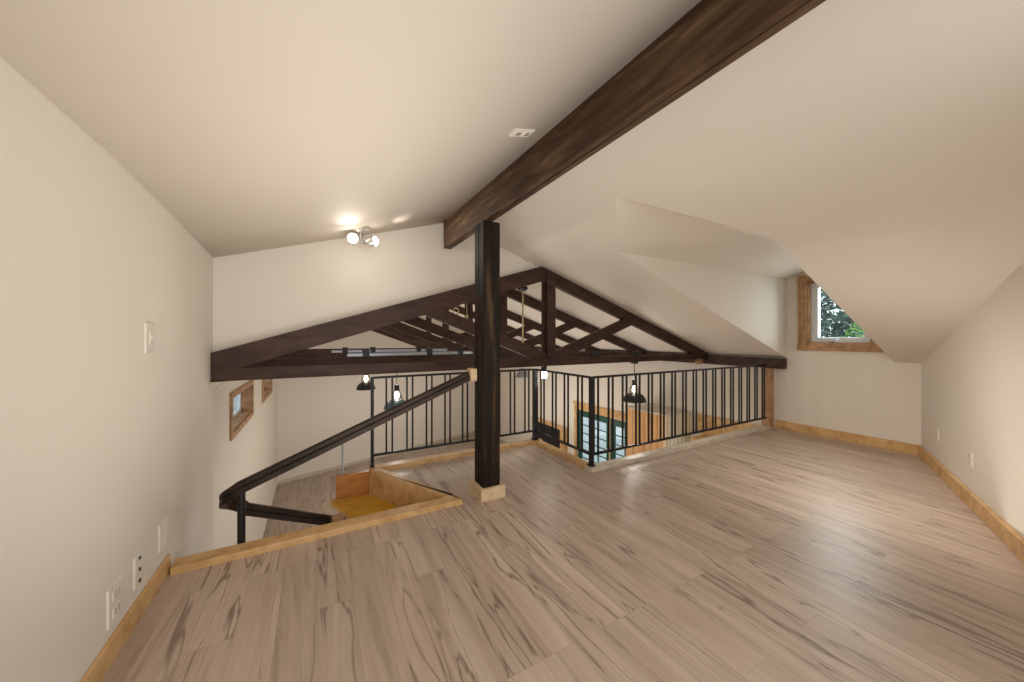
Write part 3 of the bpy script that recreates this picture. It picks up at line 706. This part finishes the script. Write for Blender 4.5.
bx = thing('wooden_shelf', (4.3, 2.6, -.3), 'brown wooden shelf with a tall back board on the lower right wall', 'shelf')
f = MB(); f.box(PE - .035, PE - .004, 2.10, 2.93, -.27, -.012); f.build('back_board', M['pine'], bx, bevel=0.002)
f = MB(); f.box(4.16, PE - .036, 2.10, 2.80, -.31, -.272); f.build('shelf_board', M['pine'], bx, bevel=0.002)
f = MB(); f.box(4.42, PE - .036, 2.83, 2.90, ZL, -.311); f.build('upright', M['pine'], bx, bevel=0.002)
f = MB(); f.box(4.20, 4.40, 2.72, 2.76, ZL, -.32); tag(f.build('white_panel', M['vinyl'], bevel=0.002), 'white panel standing below the brown wooden shelf', 'panel')

bl = thing('fireplace', (4.4, 6.4, ZL), 'black panel with a pine mantel and side trim, left of the green doors', 'fireplace')
f = MB(); f.box(4.43, PE - .002, 5.9, 6.85, ZL, -.90); fp = f.build('surround', M['black'], bl, bevel=0.003)
f = MB(); f.box(4.38, PE - .002, 5.70, 6.95, -.898, -.85); f.build('mantel', M['pine'], bl, bevel=0.003)
f = MB(); f.box(4.42, PE - .002, 5.74, 5.89, ZL, -.90); f.build('side_trim', M['pine'], bl, bevel=0.003)
wall_plate('outlet_plate', (PE, 5.59, -.80), (0, -1, 0), Z, .08, .12, 'white wall plate left of the green doors, upper one', 'outlet', 'blank', 'plates beside the green doors')
wall_plate('outlet_plate', (PE, 5.59, -.98), (0, -1, 0), Z, .08, .12, 'white wall plate left of the green doors, lower one', 'outlet', 'blank', 'plates beside the green doors')

# ------------------------------------------------------------------ outside the windows
f = MB(); f.box(PE + .2, 30, -12, 30, ZL - .3, ZL - .2); f.box(-30, PG - .2, -12, 30, ZL - .3, ZL - .2)
struct(f.build('ground', M['lawn'], origin=(0, 0, ZL - .3)))
def tree(p, r, ztop, rad, m, label, n, seed, leaf=.10):
    rnd = random.Random(seed)
    t = thing('tree', (p, r, ZL - .2), label, 'tree', 'trees outside the dormer window')
    cz = ztop - rad * .9
    f = MB(); f.lathe((p, r, ZL - .2), [(.11, 0), (.085, .5), (.07, cz - ZL), (.03, ztop - ZL - .2), (0, ztop - ZL)], seg=12)
    for k in range(7):
        a = rnd.uniform(0, 6.28); z = rnd.uniform(.2, cz + rad * .3); l = rad * rnd.uniform(.5, .8)
        f.tube([(p, r, z - .3), (p + .5 * l * math.cos(a), r + .5 * l * math.sin(a), z), (p + l * math.cos(a), r + l * math.sin(a), z + .35)], .025, 6)
    f.build('trunk', M['bark'], t, smooth=True)
    f = MB()
    for k in range(n):
        d = Vector((rnd.gauss(0, 1), rnd.gauss(0, 1), rnd.gauss(0, 1))).normalized()
        c = Vector((p, r, cz)) + Vector((d.x * rad, d.y * rad, d.z * rad * 1.5)) * rnd.uniform(.35, 1.0) ** .5
        c.z = max(c.z, .0)
        u = Vector((rnd.gauss(0, 1), rnd.gauss(0, 1), rnd.gauss(0, 1))).normalized(); v = u.orthogonal().normalized(); nr = u.cross(v)
        s = leaf * rnd.uniform(.6, 1.2)
        q = [c - u * s, c - u * s * .2 + v * s * .42, c + u * s * .35 + v * s * .36, c + u * s, c + u * s * .35 - v * s * .36, c - u * s * .2 - v * s * .42]
        f.bm.faces.new([f.bm.verts.new(x) for x in q])
    f.build('foliage', m, t)
tree(8.4, 3.3, 3.4, 1.45, M['leaf'], 'grey-green tree outside the dormer window, largest and nearest of the tall ones', 8000, 1, .085)
tree(11.4, 5.4, 4.4, 1.35, M['leaf'], 'grey-green tree farther out, at the left side of the dormer window', 5000, 2, .14)
tree(11.4, 2.1, 4.4, 1.45, M['leaf'], 'grey-green tree farther out, at the right side of the dormer window', 6000, 3, .14)
tree(6.3, 1.78, 1.16, .2, M['leaf2'], 'bright green young tree low in the dormer window, at the right', 260, 4, .04)
